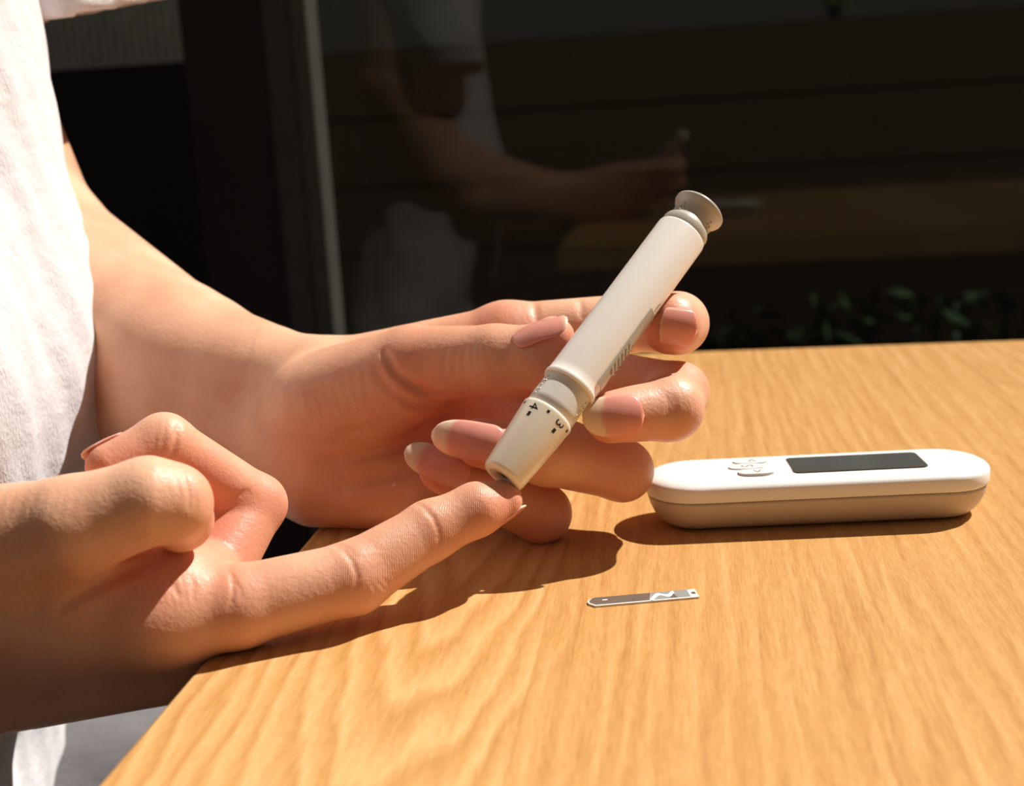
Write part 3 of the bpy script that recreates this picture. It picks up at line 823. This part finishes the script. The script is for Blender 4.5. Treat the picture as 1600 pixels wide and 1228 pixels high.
# ---- the rest of the body, hidden under the clothes or outside the frame
body_f = None
def coarse(cones, h, k, fold=None, cut=None):
    A = []
    for a, b, ra, rb in cones: A += [a-ra, a+ra, b-rb, b+rb]
    A = np.array(A); F = Field(A.min(0)-8, A.max(0)+8, h); D = F.full()
    for a, b, ra, rb in cones: F.cone(D, a, b, ra, rb, k, pad=k+8)
    g = np.stack(np.meshgrid(*F.ax, indexing='ij'), -1)
    if fold is not None: D += fold(g)
    if cut is not None: D = cut(g, D)
    return surface_nets(D, F.lo, h)
v3 = lambda *a: np.array(a, float)
T0, T1 = v3(-297, 380, 50), v3(-316, 388, 290)
SH_R, SH_L = v3(-300, 270, 340), v3(-290, 530, 350)
EL_R = P(-420, 940, 356)
torso = [(v3(-310, 365, -140), T0, 60, 80), (v3(-348, 480, -140), T0+v3(0, 55, 0), 60, 80), (v3(-310, 365, -140), v3(-348, 480, -140), 60, 60),
         (T0, T1, 80, 76), (T0+v3(0, 55, 0), T1+v3(0, 60, 0), 80, 76),
         (T1, SH_R+v3(0, 20, 0), 70, 45), (T1+v3(0, 60, 0), SH_L+v3(0, -20, 0), 70, 45), (T1+v3(0, 25, 60), T1+v3(5, 30, 260), 50, 48)]
skin_rest = [(a, b, ra-6, rb-6) for a, b, ra, rb in torso] + [(SH_R, EL_R+v3(-60, -10, 10), 42, 36), (EL_R+v3(-60, -10, 10), P(-380, 938, 352), 34, 29), (P(-380, 938, 352), P(-75, 955, 328), 29, 24), (P(-380, 950, 360), P(-75, 985, 338), 28, 22),
             (SH_L, P(-130, 60, 540), 44, 40)]
Vs, Qs, Ts = [], [], []
def tint_for(V, reds, ridges):
    t = np.zeros((len(V), 3))
    for (p, r, amt) in reds: t[:, 0] = np.maximum(t[:, 0], amt*np.exp(-(np.linalg.norm(V-p, axis=1)/r)**2))
    for (a, b, r) in ridges:
        d = rc(V.astype(np.float32), a, b, 0, 0); t[:, 1] = np.maximum(t[:, 1], np.clip((r-d)/3, 0, 1))
    return t
def push(VQ, tint=None):
    V, Q = VQ; n0 = sum(len(v) for v in Vs)
    Vs.append(V); Qs.append(Q+n0); Ts.append(tint if tint is not None else np.zeros((len(V), 3)))
fv = far.mesh()
reds = [(P(*q), r, a) for q, r, a in (((870, 530, 382), 11, .6), ((1048, 506, 384), 13, .6), ((1048, 625, 385), 12, .35), ((945, 655, 370), 13, .7), ((740, 692, 376), 15, .9), ((690, 735, 382), 15, .9),
        ((700, 640, 410), 26, .75), ((960, 735, 392), 16, .35), ((850, 800, 395), 16, .45), ((560, 760, 410), 26, .35), ((1040, 585, 405), 13, .6), ((780, 500, 425), 16, .4))]
push(fv, tint_for(fv[0], reds, []))
nv_ = near.mesh()
reds = [(P(*q), r, a) for q, r, a in (((790, 785, 352), 15, .45), ((310, 850, 345), 16, .85), ((330, 790, 320), 10, .5), ((420, 780, 360), 13, .5), ((320, 750, 345), 16, .45), ((200, 730, 335), 13, .45),
        ((240, 890, 318), 14, .4), ((555, 890, 335), 12, .3), ((365, 920, 325), 12, .3), ((670, 820, 345), 10, .3))]
push(nv_, tint_for(nv_[0], reds, [(P(560, 885, 334), P(672, 815, 345), 9.5), (P(672, 815, 345), P(785, 770, 352), 9.5)]))
push(coarse(skin_rest, 5.0, 20.0))
V = np.concatenate(Vs); Q = np.concatenate(Qs); T_ = np.concatenate(Ts)
person = tag(empty('person', (W(v3(-243, 400, 0))[0], W(v3(-243, 400, 0))[1], 0.0)),
             'person in white shirt pressing a lancing pen against one outstretched index fingertip', 'person')
pinv = Matrix.Translation(-person.location)
Vm = V*.001; Vm[:, 2] += TABLE_Z
me = mesh_np('body', Vm, Q, T_)
body_o = link('body', me, M['skin']); body_o.parent = person; body_o.matrix_parent_inverse = pinv

# nails
def dirp(a, b): return P(*b)-P(*a)
NAIL = lambda hand, *a, **k: nail(hand, *a, body_o, **k) if False else nail(hand, *a, parent=person, **k)
def camdir(x, y, z): return RC@np.array([x, y, z], float)
nail(far, (1060, 512), dirp((1100, 512, 398), (1030, 512, 383)), 11.0, 12.0, .12, person, lift=.35, point=.25)
nail(far, (958, 650), dirp((1000, 648, 380), (925, 652, 372)), 17.5, 12.8, .40, person, lift=.45, point=.6)
nail(far, (742, 690), dirp((800, 700, 383), (700, 682, 380)), 22.0, 12.4, .30, person, lift=.5, point=.62, back=2.2)
nail(far, (694, 728), dirp((740, 750, 388), (650, 708, 384)), 20.5, 11.2, .30, person, lift=.5, point=.62, back=2.2)
nail(far, (842, 511), dirp((790, 546, 390), (885, 496, 386)), 17.5, 11.0, .14, person, lift=.3, point=.35, nrm=camdir(-.30, -.78, -.55))
nn = camdir(-.60, -.72, .35)
nail(near, None, dirp((220, 704, 342), (168, 730, 338)), 12.0, 9.6, .22, person, lift=.3, point=.4, nrm=nn, org=P(185, 722, 339)+nn*6.5, back=1.0)
nn = camdir(.50, .84, .15); nn /= np.linalg.norm(nn)
nail(near, None, dirp((745, 796, 353), (784, 782, 357)), 11.5, 8.6, .24, person, lift=.3, point=.45, nrm=nn, org=P(776, 785, 356)+nn*5.4, back=1.0)

# clothes
def folds(g):
    x, y, z = g[..., 0], g[..., 1], g[..., 2]
    f = 2.0*np.sin(x*.055+y*.085+z*.018) + 1.2*np.sin(y*.16-z*.06+1.3*np.sin(z*.03)) + .7*np.sin(y*.33+z*.11+x*.1)
    return (-f*.7).astype(np.float32)
hem_a, hem_b = P(250, 0, 520), P(60, 37, 520)
ln = (hem_a-hem_b); ln /= np.linalg.norm(ln)
vw = P(150, 20, 520)-CAMP; vw /= np.linalg.norm(vw)
hem_n = np.cross(ln, vw); hem_n /= np.linalg.norm(hem_n)
if hem_n[2] > 0: hem_n = -hem_n                 # points down, out of the sleeve
arm_a, arm_b = SH_L, P(40, 440, 532)
far_sleeve = [(SH_L+v3(0, 0, 5), P(75, -110, 535), 56, 44), (P(75, -110, 535), P(110, 60, 535), 44, 44)]
shirt = coarse(torso, 3.0, 22.0, folds)
Vsl = []
def sleeve(cones, n, at, arm, thick=2.5, h=3.0):
    def cut(g, D):
        D = np.maximum(D, ((g-at)@n).astype(np.float32))
        inner = D+thick
        open_ = np.maximum(rc(g, arm[0], arm[1], arm[2], arm[2]), -((g-at)@n).astype(np.float32)-45)
        return np.maximum(D, -open_)
    return coarse(cones, h, 12.0, folds, cut)
sv = sleeve(far_sleeve, hem_n, hem_b, (P(75, -110, 535)-(P(110, 60, 535)-P(75, -110, 535))*.5, P(110, 60, 535), 40))
rn_ = (EL_R+v3(-60, -10, 10)-SH_R); rn_ /= np.linalg.norm(rn_)
near_sleeve = [(SH_R+v3(0, 0, 5), SH_R+rn_*190, 56, 58)]
sv2 = sleeve(near_sleeve, rn_, SH_R+rn_*180, (SH_R+rn_*120, SH_R+rn_*230, 50))
VV, QQ = [], []
n0 = 0
for (a, b) in (shirt, sv, sv2):
    VV.append(a); QQ.append(b+n0); n0 += len(a)
Vc = np.concatenate(VV)*.001; Vc[:, 2] += TABLE_Z
sh = link('shirt', mesh_np('shirt', Vc, np.concatenate(QQ)), M['shirt']); sh.parent = person; sh.matrix_parent_inverse = pinv
sh['label'] = 'loose white cotton shirt'
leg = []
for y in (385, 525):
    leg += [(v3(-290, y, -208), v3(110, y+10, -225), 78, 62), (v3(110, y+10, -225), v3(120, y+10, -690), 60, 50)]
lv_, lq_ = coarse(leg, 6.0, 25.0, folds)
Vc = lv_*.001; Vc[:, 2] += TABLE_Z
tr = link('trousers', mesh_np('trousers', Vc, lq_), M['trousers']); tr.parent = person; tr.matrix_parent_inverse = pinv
tr['label'] = 'dark grey trousers below the table edge'
